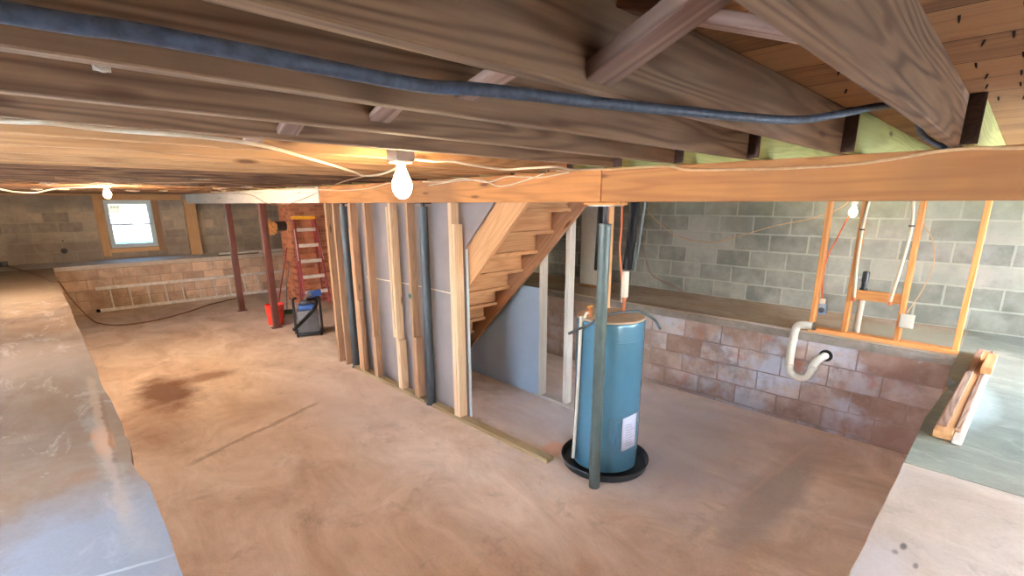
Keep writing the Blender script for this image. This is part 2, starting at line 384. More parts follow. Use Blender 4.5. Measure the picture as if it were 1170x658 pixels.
def tag(o, label, cat, group=None):
    o['label'] = label; o['category'] = cat
    if group: o['group'] = group
    return o
def thing(name, loc, label, cat, group=None):
    o = bpy.data.objects.new(name, None); COL.objects.link(o); o.location = loc; o.empty_display_size = .1
    return tag(o, label, cat, group)
def struct(o): o['kind'] = 'structure'; return o
ORD = ['first', 'second', 'third', 'fourth', 'fifth', 'sixth', 'seventh', 'eighth', 'ninth', 'tenth', 'eleventh', 'twelfth', 'thirteenth', 'fourteenth',
       'fifteenth', 'sixteenth', 'seventeenth', 'eighteenth', 'nineteenth', 'twentieth'] + ['twenty-'+x for x in ('first', 'second', 'third', 'fourth', 'fifth', 'sixth', 'seventh', 'eighth', 'ninth')] + \
      ['thirtieth'] + ['thirty-'+x for x in ('first', 'second', 'third', 'fourth', 'fifth', 'sixth')]

# ---------------------------------------------------------------- room shell
U0, V0, U1, V1 = .168, .192, 5.08, 12.78        # pit edges
UR, VF, UL, VN = 6.20, 13.90, -1.50, -1.50      # outer walls
ZL, ZS = .935, .855                              # ledge top / slab underside
ZJ, JH = 2.325, .184                             # joist underside / depth
ZC = ZJ+JH
struct(MB().box(UL-.2, UR+.2, VN-.2, VF+.2, -.15, 0).build('floor', M['floor'], org=(0, 0, 0)))
struct(MB().box(UL-.2, UR+.2, VN-.2, VF+.2, ZC, ZC+.04).build('ceiling', M['planks'], org=(0, 0, ZC)))
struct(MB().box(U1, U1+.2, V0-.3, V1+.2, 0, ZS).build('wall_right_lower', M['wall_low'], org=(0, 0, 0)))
struct(MB().box(U0-.2, U1, V1, V1+.2, 0, ZS).build('wall_far_lower', M['wall_lowfar'], org=(0, 0, 0)))
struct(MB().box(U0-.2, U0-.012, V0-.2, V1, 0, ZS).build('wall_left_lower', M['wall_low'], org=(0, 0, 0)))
struct(MB().box(U0-.012, U1, V0-.2, V0-.012, 0, ZS).build('wall_near_lower', M['wall_lowfar'], org=(0, 0, 0)))
struct(MB().box(UR, UR+.2, VN-.2, VF+.2, 0, ZC).build('wall_right', M['wall_up'], org=(0, 0, 0)))
def holed(axis, c0, c1, a0, a1, holes, name, mat):
    """wall slab with rectangular window openings: holes (a0,a1,z0,z1)"""
    mb = MB(); cuts = sorted(holes); a = a0
    def bx(p, q, z0, z1):
        if axis == 'y': mb.box(p, q, c0, c1, z0, z1)
        else: mb.box(c0, c1, p, q, z0, z1)
    for h0, h1, z0, z1 in cuts:
        bx(a, h0, 0, ZC); bx(h0, h1, 0, z0); bx(h0, h1, z1, ZC); a = h1
    bx(a, a1, 0, ZC)
    return struct(mb.build(name, mat, org=(0, 0, 0)))
W1 = (1.21, 2.06, 1.17, 2.20)
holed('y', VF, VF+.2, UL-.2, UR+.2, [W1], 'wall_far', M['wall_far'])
holed('x', UL-.2, UL, VN-.2, VF+.2, [(1.0, 2.8, 1.25, 2.2), (4.4, 5.6, 1.25, 2.2), (7.6, 8.8, 1.25, 2.2)], 'wall_left', M['plainwall'])  # the two farther openings are added to let fill light in
holed('y', VN-.2, VN, UL, UR, [(.8, 2.6, 1.25, 2.2), (3.6, 5.4, 1.25, 2.2)], 'wall_near', M['plainwall'])  # the opening nearer the camera is added to brighten the ledge

# concrete ledges round the pit
def edge_jag(a, b, n, amp, seed):
    rr = random.Random(seed); out = []
    for i in range(n+1):
        t = i/n; out.append((a+(b-a)*t, (rr.random()-.5)*amp))
    return out
left_edge = [(U0+d, y) for y, d in edge_jag(V0, 2.0, 10, .012, 1)] + [(.172, 2.2), (.178, 2.45), (.158, 2.58), (.150, 2.75), (.172, 2.95), (.176, 3.02), (.168, 3.1), (.176, 3.3)] + \
            [(U0+d, y) for y, d in edge_jag(3.5, V1, 34, .014, 2)]
struct(MB().prism([(UL, V0)]+left_edge+[(UL, V1)], ZS, ZL).build('trim_1', M['ledge_left'], org=(0, 0, ZL)))
def redge(x): return V0
near = [(x, V0+d) for x, d in edge_jag(U0, 2.74, 16, .008, 3)]
struct(MB().prism([(UL, VN)]+[(UL, V0)]+near+[(2.75, VN)], ZS, ZL).build('trim_2', M['ledge_near'], org=(0, 0, ZL)))
r_edge = [(2.756, V0), (3.1, V0-.002), (3.45, V0), (3.62, .180), (3.95, .165), (4.15, .150), (4.28, .125), (4.36, .145), (4.45, .178), (4.6, .184), (4.8, .180), (5.08, .176)]
struct(MB().prism([(2.756, VN)]+r_edge+[(UR, .176), (UR, VN)], ZS, ZL-.002).build('trim_3', M['ledge_right'], org=(0, 0, ZL)))
back_edge = [(U1+d, y) for y, d in edge_jag(.176, V1, 60, .022, 5)]
struct(MB().prism(back_edge+[(UR, V1), (UR, .176)], ZL-.02, ZL).build('trim_4', M['ledge_back'], org=(0, 0, ZL)))
struct(MB().prism([(U1+d-.006, y) for y, d in edge_jag(.176, V1, 90, .016, 6)]+[(U1+.2, V1), (U1+.2, .176)], ZS-.012, ZL-.02).build('trim_5', M['mortar'], org=(0, 0, 0)))
far_edge = [(x, V1-.01+d) for x, d in edge_jag(UL, UR, 40, .02, 7)]
struct(MB().prism(far_edge+[(UR, VF), (UL, VF)], ZS, ZL).build('trim_6', M['ledge_far'], org=(0, 0, ZL)))

# outside ground seen through the far window
gm = N('outdoor_ground'); oc = gm.n('TexCoord').outputs['Object']; sp = gm.n('SeparateXYZ', {0: oc})
struct(MB().box(-40, 40, VF+.25, 90, .7, .9).build('ground', gm.fin(gm.ramp(gm.mask(sp.outputs[1], 14.1, 27.), [(0, (70, 150, 160)), (.40, (96, 170, 176)), (.42, (52, 140, 150)), (.55, (90, 176, 178)), (.6, (235, 240, 244)), (1, (240, 244, 248))]), .9), org=(0, 0, 0)))

# far window: casings, vinyl frame, two sashes, panes, sticker
def window(idx, a0, a1, z0, z1, axis, c, sgn, sticker=False):
    """axis 'y': window in a wall of constant Y (faces -Y when sgn=-1)"""
    def P(a, d, z): return (a, c+d, z) if axis == 'y' else (c+d, a, z)
    e = bpy.data.objects.new('window_%d' % idx, None); COL.objects.link(e); e.location = P((a0+a1)/2, 0, z0); e.empty_display_size = .1; struct(e)
    def ring(mb, A0, A1, Z0, Z1, t, d0, d1):
        for q in ((A0, A1, Z0, Z0+t), (A0, A1, Z1-t, Z1), (A0, A0+t, Z0+t, Z1-t), (A1-t, A1, Z0+t, Z1-t)):
            lo = P(q[0], d0, q[2]); hi = P(q[1], d1, q[3])
            mb.box(min(lo[0], hi[0]), max(lo[0], hi[0]), min(lo[1], hi[1]), max(lo[1], hi[1]), lo[2], hi[2], .003)
    mb = MB(); ring(mb, a0, a1, z0, z1, .05, .03*sgn*-1, .11*sgn*-1); mb.build('window_frame', M['vinyl'], e)
    zm = (z0+z1)/2-.01
    mb = MB(); ring(mb, a0+.05, a1-.05, z0+.05, zm+.015, .035, -.04*sgn, -.07*sgn); lo = mb.build('window_sash', M['vinyl'], e)
    mb = MB(); ring(mb, a0+.05, a1-.05, zm-.015, z1-.05, .032, -.075*sgn, -.10*sgn); up_ = mb.build('window_sash', M['vinyl'], e)
    gl = N('window_glass_%d' % idx); gl.b.inputs['Transmission Weight'].default_value = 1.; gl.b.inputs['IOR'].default_value = 1.02
    gmx = gl.fin((.97, .99, 1, 1), 0.)
    for (A0, A1, Z0, Z1, d, par) in ((a0+.085, a1-.085, z0+.085, zm-.02, -.055*sgn, lo), (a0+.082, a1-.082, zm+.017, z1-.082, -.088*sgn, up_)):
        p, q = P(A0, d-.002, Z0), P(A1, d+.002, Z1)
        MB().box(p[0], q[0], p[1], q[1], p[2], q[2]).build('pane', gmx, par)
    p = P((a0+a1)/2-.025, -.035*sgn, zm+.016); q = P((a0+a1)/2+.025, -.06*sgn, zm+.034)
    MB().box(min(p[0], q[0]), max(p[0], q[0]), min(p[1], q[1]), max(p[1], q[1]), p[2], q[2], .004).build('sash_lock', M['whitepl'], e)
    return e
w1 = window(1, *W1, 'y', VF, -1)
# sticker with a few dark lines of print in the top left corner of the upper pane
stk = MB(); X0 = W1[0]+.11; Z0 = W1[3]-.13
for r_, (n_, wd, hh) in enumerate([(3, .05, .022), (3, .045, .018), (5, .024, .01), (4, .034, .01), (6, .022, .008), (5, .026, .008)]):
    z_ = Z0-r_*.036
    for k in range(n_): stk.box(X0+k*(wd+.008), X0+k*(wd+.008)+wd, VF+.078, VF+.0835, z_-hh, z_)
stk.build('window_sticker', plain('sticker_ink', (126, 140, 146), .7), w1)
window(2, 1.0, 2.8, 1.25, 2.2, 'x', UL, 1)
window(3, 4.4, 5.6, 1.25, 2.2, 'x', UL, 1)  # added unseen window, placed for more even light
window(4, 7.6, 8.8, 1.25, 2.2, 'x', UL, 1)  # another added unseen window, to light the far end
window(5, 3.6, 5.4, 1.25, 2.2, 'y', VN, 1)
window(6, .8, 2.6, 1.25, 2.2, 'y', VN, 1)  # added unseen window, to brighten the near ledge
t = struct(board('trim_7', (1.035, VF-.02, 2.262), (2.64, VF-.02, 2.262), .04, .125, M['casing'], up=(0, 0, 1)))
struct(board('trim_8', (1.115, VF-.015, 1.0), (1.115, VF-.015, 2.2), .03, .15, M['casing'], up=(1, 0, 0)))
struct(board('trim_9', (2.12, VF-.015, 1.06), (2.12, VF-.015, 2.2), .03, .12, M['stud'], up=(1, 0, 0)))
struct(board('trim_10', (1.19, VF-.02, 1.115), (2.06, VF-.02, 1.115), .04, .085, M['casing'], up=(0, 0, 1)))
struct(board('trim_11', (UL+.02, VF-.03, 2.31), (1.03, VF-.03, 2.31), .06, .03, M['casing'], up=(0, 0, 1)))

# capped hole in the far block wall
h = thing('wall_pipe_hole', (.42, VF-.005, 1.12), 'small dark round pipe hole in the grey block wall left of the window', 'hole')
MB().lathe((.42, VF+.004, 1.165), [(.052, 0), (.052, .012), (.036, .014), (.034, .006), (0, .005)], 20, (0, -1, 0)).build('pipe_rim', M['iron'], h)
MB().lathe((.435, VF+.004, 1.375), [(.014, 0), (.014, .008), (0, .009)], 10, (0, -1, 0)).build('bolt_hole', M['iron'], h)

# ---------------------------------------------------------------- floor joists
for i in range(35):
    v = .239+.390*i + random.uniform(-.004, .004)
    mat = M['joist'] if i < 5 else (M['joist_far'] if i < 10 else M['joist_dark'])
    endx = 2.855
    if i == 34: mat = M['joist_far']
    j = board('floor_joist', (UL+.01, v, ZJ+JH/2), (endx, v, ZJ+JH/2), .038, JH-.004, mat)
    desc = ('weathered brown' if i < 5 else ('bulb-lit orange' if i < 10 or i == 34 else 'dusty dark brown'))
    if i == 0: lb = 'weathered brown floor joist nearest the camera, at the upper right, ending on the beam'
    elif i == 34: lb = 'warm orange floor joist farthest back, against the far window wall'
    else: lb = '%s floor joist, %s back from the camera, this side of the main beam' % (desc, ORD[i])
    tag(j, lb, 'joist', 'floor joists running to the main beam')
k = 0
for i in range(35):
    v = .196+.390*i
    if 2.25 < v < 5.0: continue
    j = board('lapped_joist', (2.60 if i < 5 else 2.63, v, ZJ+JH/2), (UR-.005, v, ZJ+JH/2), .038, JH-.004, M['joist_yel_lit'])
    if i == 0: lb = 'yellow-lit floor joist beyond the beam, rightmost, with a dark sawn end'
    else: lb = 'yellow-lit floor joist beyond the main beam, %s one from the right' % ORD[k]
    x0_ = 2.60 if i < 5 else 2.63
    board('joist_end', (x0_-.012, v, ZJ+JH/2), (x0_-.0005, v, ZJ+JH/2), .058, JH-.004, M['dark_cap'], parent=j)  # separate dark cap set over the joist end
    tag(j, lb, 'joist', 'yellow-lit joists beyond the beam'); k += 1

# nails poking through the subfloor (parts of the ceiling)
ceil = bpy.data.objects['ceiling']
nm = None
rn = random.Random(4)
spots = []
for row in range(8):
    for c_ in range(4):
        spots.append((.95+row*.26+rn.uniform(-.07, .07), .16-.075*c_+rn.uniform(-.02, .02)))
for row in range(7):
    spots.append((.7+row*.24+rn.uniform(-.05, .05), .43+rn.uniform(-.1, .1)))
for x, y in spots:
    if nm is None:
        mb = MB(); mb.lathe((0, 0, 0), [(.0032, 0), (.003, -.010), (.0008, -.016)], 6); nm = mb.build('nail', M['nail'], None, org=(0, 0, 0)); o = nm
    else:
        o = nm.copy(); COL.objects.link(o)
    o.location = (x, y, ZC); o.rotation_euler = (rn.uniform(-.3, .3), rn.uniform(-.3, .3), 0)
for o in [o for o in COL.objects if o.name.startswith('nail')]: adopt(o, ceil)

# cross bridging between the joists
def brace(x, ya, za, yb, zb, label, w=.068, h=.022):
    tag(board('joist_brace', (x, ya, za), (x, yb, zb), w, h, M['brace'], up=(0, 0, 1)), label, 'brace', 'cross bridging between the joists')
brace(.825, .618, 2.352, .262, 2.498, 'weathered wooden brace slanting between the two nearest joists, nail holes at its lower end', w=.084, h=.034)
brace(.90, .262, 2.362, .606, 2.490, 'brown wooden brace crossing just behind the nearest slanting brace')
brace(.815, 1.0, 2.372, .652, 2.45, 'pale brace stub showing under the second joist, above the black cable')
brace(.80, 1.39, 2.362, 1.04, 2.49, 'pale brace stub showing under the third joist, left of centre')
brace(.675, 1.78, 2.352, 1.43, 2.49, 'dark slanting brace between the fourth and fifth joists')
brace(.68, 2.165, 2.352, 1.82, 2.49, 'orange-lit brace end behind the fifth joist, left of the big bulb')

# ---------------------------------------------------------------- main beam and posts
UB0, UB1, ZB = 2.70, 2.84, 2.12
bm_ = (UB0+UB1)/2
b1 = board('main_beam', (bm_, 1.945, (ZB+ZJ)/2), (bm_, VN+.005, (ZB+ZJ)/2), UB1-UB0, ZJ-ZB-.002, M['beam'])
tag(b1, 'orange-brown wooden main beam, long right-hand length above the block wall and studs', 'beam')
b2 = board('main_beam', (bm_, 6.29, (ZB+ZJ)/2), (bm_, 1.950, (ZB+ZJ)/2), UB1-UB0, ZJ-ZB-.002, M['beam'])
tag(b2, 'orange wooden main beam, middle length above the stud partition behind the bulb', 'beam')
b3 = board('painted_beam', (bm_, 13.62, (ZB+ZJ)/2), (bm_, 6.30, (ZB+ZJ)/2), UB1-UB0+.01, ZJ-ZB-.002, M['whitebeam'])
tag(b3, 'scuffed white painted beam resting on the two maroon posts at the left', 'beam')
c = board('wooden_column', (2.755, 13.66, ZL), (2.755, 13.66, ZB+.10), .07, .235, M['casing'], up=(1, 0, 0))
tag(c, 'orange wooden board column on the far ledge, right of the window', 'column')

pz = thing('steel_post', (2.762, 1.945, 0), 'teal-grey round steel post standing in front of the blue water heater', 'post')
MB().lathe((2.762, 1.945, 0), [(.040, 0), (.041, .010), (.041, 1.965), (.043, 1.967), (.043, 1.98), (.02, 1.982)], 28).build('post_tube', M['teal'], pz)
MB().lathe((2.762, 1.945, 1.98), [(.018, 0), (.018, .115)], 16).build('screw_jack', M['iron'], pz)
MB().box(2.70, 2.85, 1.86, 2.04, 2.094, 2.10).build('cap_plate', M['steel'], pz)
tag(board('wood_shim', (2.77, 1.83, 2.110), (2.77, 2.08, 2.110), .15, .019, M['stud_orange']), 'thin orange wooden shim between the teal post and the beam', 'shim')
for (x, y, lab) in ((2.80, 10.77, 'maroon square steel post farther back, nearer the window, under the white beam'), (2.80, 8.82, 'maroon square steel post in front of the red bucket')):
    p = thing('square_post', (x, y, 0), lab, 'post', 'maroon posts under the white beam')
    MB().box(x-.05, x+.05, y-.05, y+.05, .008, ZB-.008, .006).build('post_tube', M['maroon'], p)
    MB().box(x-.085, x+.085, y-.07, y+.07, 0, .008, .002).build('base_plate', M['maroon'], p)
    MB().box(x-.07, x+.07, y-.08, y+.08, ZB-.008, ZB, .001).build('cap_plate', M['maroon'], p)

# ---------------------------------------------------------------- stud partition under the beam
tag(board('sole_plate', (2.795, 5.83, .019), (2.795, 4.22, .019), .09, .038, M['plate']), 'weathered wooden sole plate on the floor under the far half of the stud partition', 'sole plate')
tag(board('sole_plate', (2.795, 4.06, .019), (2.795, 2.42, .019), .09, .038, M['plate']), 'long pale-edged wooden sole plate on the floor running out towards the water heater', 'sole plate')
zs = .038
def stud(x, y, dx, dy, z0, z1, mat, label, group='studs of the partition wall', lean=0, name='wall_stud', extras=()):
    o = board(name, (x, y, z0), (x+lean, y, z1), dx, dy, mat, up=(0, 1, 0))
    tag(o, label, 'stud', group)
    for ex in extras: adopt(ex, o)
    return o
def stud2(x, y, dx, dy, z0, z1, mat, label, group='studs of the partition wall', sister=None, smat=None):
    o = board('wall_stud', (x, y, z0), (x, y, z1), dx, dy, mat, up=(0, 1, 0))
    tag(o, label, 'stud', group)
    if sister:
        for (sx, sy, sdx, sdy, a, b) in sister:
            board('sister_board', (sx, sy, a), (sx, sy, b), sdx, sdy, smat or mat, parent=o, up=(0, 1, 0))
    return o
ZT = ZB-.001
stud2(2.80, 6.24, .13, .05, 0, ZT, M['stud'], 'dark orange-brown end stud at the far left of the partition', smat=M['stud_pale'])
stud2(2.79, 6.04, .09, .038, 0, ZT, M['stud'], 'light stud between the end stud and the dark steel pipe column')
stud2(2.795, 5.61, .085, .045, zs, ZT, M['stud'], 'rough stud just right of the dark steel column, doubled at its foot', sister=[(2.775, 5.566, .05, .04, zs, .95), (2.80, 5.655, .09, .036, zs, ZT-.3)])
stud2(2.795, 5.25, .09, .045, zs, ZT, M['stud'], 'third stud left of the blue-grey pipe, with a knotty edge', sister=[(2.775, 5.206, .06, .038, zs, .55)])
stud2(2.795, 4.70, .09, .040, zs, ZT, M['stud_pale'], 'second stud left of the blue-grey pipe, with a short block at its foot', sister=[(2.790, 4.659, .09, .038, zs, .62), (2.79, 4.745, .09, .036, .64, ZT-.04)])
stud2(2.795, 4.37, .09, .042, zs, ZT, M['stud'], 'stud right next to the blue-grey pipe, carrying the green mark', sister=[(2.79, 4.325, .088, .04, zs, .72)])
s7 = stud2(2.790, 3.64, .09, .05, zs, ZT, M['stud_pale'], 'pale new stud standing in front of the staircase', sister=[(2.795, 3.594, .095, .038, zs, 1.93)])
MB().lathe((2.748, 4.372, 1.165), [(.028, 0), (.028, .002), (0, .0025)], 16, (-1, 0, 0)).build('green_mark', plain('green_chalk', (40, 96, 80), .8), bpy.data.objects['wall_stud.005'])
for (x, y, lab, z1) in ((2.80, 5.86, 'dark blue-grey steel column at the left end of the partition', ZB), (2.80, 4.14, 'blue-grey steel column between the studs, left of the pale stud', ZB)):
    p = thing('pipe_column', (x, y, 0), lab, 'post', 'dark steel columns in the partition')
    MB().lathe((x, y, 0), [(.06, 0), (.06, .008), (.046, .010), (.046, z1-.06), (.048, z1-.058), (.048, z1-.04), (.02, z1-.038)], 24).build('post_tube', M['darkteal'], p)
    MB().lathe((x, y, z1-.04), [(.02, 0), (.02, .032)], 14).build('screw_jack', M['iron'], p)
    MB().box(x-.06, x+.06, y-.06, y+.06, z1-.008, z1).build('cap_plate', M['iron'], p)
d = MB().prismx([(3.572, .012), (6.30, .012), (6.30, 2.30), (3.02, 2.30), (3.02, 2.27), (3.572, 1.72)], 2.872, 2.885).build('drywall_sheet', M['drywall'])
MB().box(2.868, 2.889, 3.558, 3.5715, .012, 1.70).build('corner_bead', M['vinyl'], d)
tag(d, 'grey-mauve drywall sheet behind the partition studs', 'drywall')
w_ = MB().tube([(2.862, 5.50, 1.24), (2.862, 4.97, 1.247), (2.862, 4.5, 1.258), (2.862, 3.72, 1.252)], .006, 8).build('white_wire', M['whitecable'])
tag(w_, 'thin white wire crossing the drywall at mid height behind the studs', 'wire')

# ---------------------------------------------------------------- staircase seen from behind
st = thing('staircase', (3.31, 4.9, 0), 'orange wooden basement staircase seen from behind, open to the underside', 'staircase')
for (x0, x1) in ((2.90, 2.938), (3.69, 3.728)):
    L = 2.47
    p0 = Vector(((x0+x1)/2, 5.11, 0)); p1 = Vector(((x0+x1)/2, 2.62, 2.49))
    bm2 = bmesh.new(); m = frame(p0, p1, (0, 0, 1)); mi = m.inverted()
    poly = [(4.92, 0), (5.30, 0), (2.82, 2.48), (2.44, 2.48)]
    a = [bm2.verts.new(mi @ Vector((x0, y, z))) for y, z in poly]; b = [bm2.verts.new(mi @ Vector((x1, y, z))) for y, z in poly]
    bm2.faces.new(a); bm2.faces.new(b[::-1])
    for q in range(4): bm2.faces.new((a[q], b[q], b[(q+1) % 4], a[(q+1) % 4]))
    bmesh.ops.recalc_face_normals(bm2, faces=bm2.faces[:]); bmesh.ops.bevel(bm2, geom=bm2.edges[:], offset=.002, segments=1, affect='EDGES')
    me = bpy.data.meshes.new('stringer'); bm2.to_mesh(me); bm2.free(); me.materials.append(M['stringer'] if x0 > 3 else M['stair'])
    o = bpy.data.objects.new('stringer', me); COL.objects.link(o); o.location = m.translation; o.rotation_euler = m.to_euler(); adopt(o, st)
for j in range(11):
    z = .179+.21*j; v = 5.06-z
    if z > 2.46: break
    board('tread', (2.939, v+.104, z-.018), (3.689, v+.104, z-.018), .212, .034, M['stair'], parent=st)
    if z+.175 < 2.5: board('riser', (2.939, v+.040, z+.087), (3.689, v+.040, z+.087), .019, .173, M['stair'], parent=st)
board('riser', (2.939, 5.091, .07), (3.689, 5.091, .07), .019, .14, M['stair'], parent=st)

# panels and studs beyond the stairs
tag(MB().box(3.775, 3.79, 3.455, 6.30, .012, 1.235).build('primed_panel', M['bluepanel']), 'pale blue primed wall panel standing under the stairs', 'panel')
tag(MB().box(3.775, 3.79, 3.9, 6.30, 1.235, 2.30).build('drywall_sheet', M['drywall2']), 'beige drywall sheet seen above the stair stringer, right of the pale stud', 'drywall')
tag(board('sole_plate', (3.80, 3.50, .019), (3.80, 2.86, .019), .09, .038, M['stud_white']), 'short whitish sole plate on the floor left of the water heater', 'sole plate')
stud2(3.80, 3.43, .09, .038, zs, 2.30, M['stud_white'], 'white-painted stud at the right edge of the pale blue panel', 'white studs beyond the stairs')
stud2(3.80, 3.075, .09, .05, zs, 2.30, M['stud_white'], 'white-painted stud just left of the water heater', 'white studs beyond the stairs')

# electrical panel on a plywood backing, on the right ledge wall side
ep = thing('breaker_panel', (5.6, 4.15, ZL), 'white breaker panel cover hanging behind the steel post, above the ledge', 'electrical panel')
MB().box(5.625, 5.645, 3.88, 4.35, ZL, 2.30, .002).build('plywood_back', M['stair'], ep)
MB().box(5.54, 5.624, 3.91, 4.30, .99, 2.20, .006).build('panel_box', M['whitepl'], ep)
dd = MB().box(5.53, 5.539, 3.94, 4.27, 1.03, 2.14, .004).build('panel_door', M['whitepl'], ep)
MB().box(5.526, 5.5295, 3.98, 4.23, 1.09, 2.08, .001).build('door_inset', M['whitepl'], dd)

# ---------------------------------------------------------------- water heater
HX, HY = 3.14, 2.12
wh = thing('water_heater', (HX, HY, .03), 'tall blue-grey cylindrical water heater with a white paper on its side', 'water heater')
MB().lathe((HX, HY, .028), [(.245, 0), (.262, .012), (.265, .03), (.265, 1.20), (.262, 1.215), (.256, 1.222)], 64).build('tank', M['tank'], wh)
MB().lathe((HX, HY, 1.25), [(.262, 0), (.264, .004), (.262, .014), (.235, .020), (0, .026)], 64).build('tank_top', M['tanktop'], wh)
MB().lathe((HX, HY, 1.10), [(.266, .0), (.2675, .002), (.2675, .006), (.266, .008)], 64).build('tank_seam', M['tank'], wh)
# paper wrapped on the tank
bm2 = MB(); pa = [math.radians(a) for a in range(-118, -84, 4)]
R = .269
rows = []
for z in (.22, .31, .41, .50):
    rows.append([bm2.bm.verts.new((HX+(R+.004*math.sin(z*30))*math.cos(a), HY+(R+.004*math.sin(z*30))*math.sin(a), z+.02*math.sin(a*3))) for a in pa])
for a_, b_ in zip(rows, rows[1:]):
    for q in range(len(pa)-1): f = bm2.bm.faces.new((a_[q], a_[q+1], b_[q+1], b_[q])); f.smooth = True
po = bm2.build('paper_label', M['paper'], wh); so = po.modifiers.new('s', 'SOLIDIFY'); so.thickness = .0015; so.offset = 1
# thin lines of print on the paper
bm2 = MB()
for r_ in range(9):
    z = .27+r_*.022
    aa = [math.radians(a) for a in range(-112, -90-(r_ % 3)*3, 4)]
    top = [bm2.bm.verts.new((HX+(R+.0075)*math.cos(a), HY+(R+.0075)*math.sin(a), z+.004)) for a in aa]
    bot = [bm2.bm.verts.new((HX+(R+.0075)*math.cos(a), HY+(R+.0075)*math.sin(a), z)) for a in aa]
    for q in range(len(aa)-1): bm2.bm.faces.new((bot[q], bot[q+1], top[q+1], top[q]))
bm2.build('printed_lines', plain('blue_grey_ink', (150, 152, 190), .7), po)
MB().box(HX-.205, HX-.175, HY-.225, HY-.165, .30, .50).build('access_plate', M['tank'], wh)
# relief pipe (white) down the left front side, from a valve on top
MB().tube([(2.905, 2.20, 1.235), (2.892, 2.205, 1.25), (2.872, 2.205, 1.225), (2.862, 2.21, .6), (2.850, 2.225, .10)], .013, 12).build('relief_pipe', M['whitepl'], wh)
MB().lathe((2.955, 2.19, 1.27), [(.014, 0), (.014, .03), (.02, .032), (.02, .05), (.012, .055), (.012, .07), (0, .072)], 14).build('relief_valve', M['copper'], wh)
MB().box(2.93, 2.985, 2.18, 2.20, 1.345, 1.352, .002).build('valve_lever', M['yellow'], wh)
MB().tube([(2.955, 2.19, 1.30), (2.92, 2.195, 1.297), (2.905, 2.20, 1.24)], .011, 10).build('valve_outlet', M['whitepl'], wh)
for (x, y, nm_) in ((3.19, 2.04, 'cold_pipe'), (3.10, 2.22, 'hot_pipe')):
    MB().lathe((x, y, 1.268), [(.018, 0), (.018, .03), (.013, .032), (.013, .12), (.017, .122), (.017, .15), (.012, .152), (.012, .34)], 14).build(nm_, M['copper'], wh)
MB().lathe((3.19, 2.04, 1.41), [(.026, 0), (.028, .01), (.028, .19), (.026, .20)], 14).build('pipe_sleeve', M['whitepl'], wh)
MB().lathe((3.215, 2.07, 1.36), [(.012, 0), (.014, .01), (.014, .21), (.012, .22)], 12).build('pipe_sleeve', M['whitepl'], wh)
pan = MB().lathe((HX, HY, 0), [(.325, 0), (.345, .004), (.356, .058), (.362, .060), (.360, .066), (.350, .064), (.338, .010), (0, .010)], 64)
tag(pan.build('drain_pan', M['blackpl']), 'black round drain pan under the water heater', 'drain pan')
tag(MB().tube([(3.19, 2.030, 1.63), (3.185, 2.015, 1.75), (3.175, 1.985, 2.10), (3.165, 1.97, 2.44)], .034, 16).build('insulated_pipe', M['blackrub']), 'thick black foam-covered pipe rising from the heater to the beam', 'pipe')
tag(MB().tube([(3.20, 1.975, 1.62), (3.205, 1.955, 1.80), (3.21, 1.925, 2.1), (3.21, 1.90, 2.44)], .011, 14).build('conduit', M['teal']), 'dark green metal conduit beside the black foam-covered pipe above the heater', 'pipe')
tag(MB().tube([(3.18, 2.05, 1.42), (3.165, 2.06, 1.6), (3.15, 2.075, 1.78), (3.15, 2.07, 1.95), (3.13, 2.07, 2.2), (3.13, 2.07, 2.44)], .0065, 8).build('orange_cable', M['orangecable']), 'orange electrical cable hanging beside the black pipe above the heater', 'cable')
tag(MB().tube([(3.25, 2.345, 1.585), (3.25, 2.34, 1.8), (3.25, 2.325, 2.2), (3.25, 2.32, 2.44)], .028, 14).build('insulated_pipe', M['blackrub']), 'black foam-covered pipe hanging left of the steel post', 'pipe')
tag(board('wood_post', (3.55, 2.46, 1.0), (3.55, 2.46, 2.30), .07, .05, M['stair'], up=(0, 1, 0)), 'short brown wooden post glimpsed just right of the top of the steel post', 'post')
tag(MB().tube([(2.84, 2.294, 1.137), (2.845, 2.206, 1.188), (2.850, 2.121, 1.236), (2.88, 2.04, 1.300), (2.98, 1.98, 1.325), (3.08, 1.92, 1.330), (3.17, 1.875, 1.320), (3.25, 1.804, 1.262), (3.28, 1.764, 1.189)], .0105, 10).build('grey_hose', M['darkteal']), 'dark grey flexible hose lying over the top of the water heater', 'hose')

# ---------------------------------------------------------------- right-hand half wall with plumbing
PU = 5.13
pl = board('sole_plate', (PU, 1.235, ZL+.019), (PU, .175, ZL+.019), .09, .038, M['stud_orange'])
tag(pl, 'orange wooden sole plate on the edge of the right ledge', 'sole plate')
zs2 = ZL+.038
for (y, lab) in ((1.215, 'orange stud on the right ledge, leftmost of the four, beside the white drain trap'), (.955, 'orange stud on the right ledge, second from the left, left end of the cross block'),
                 (.573, 'orange stud on the right ledge, third from the left, carrying the white box'), (.197, 'orange stud on the right ledge, rightmost, above the lumber pile')):
    stud2(PU, y, .085, .038, zs2, ZJ, M['stud_orange'], lab, 'orange studs on the right ledge')
tag(board('cross_block', (PU, .935, 1.322), (PU, .594, 1.322), .04, .085, M['stud_orange']), 'orange wooden cross block between the two middle studs on the right ledge', 'block')
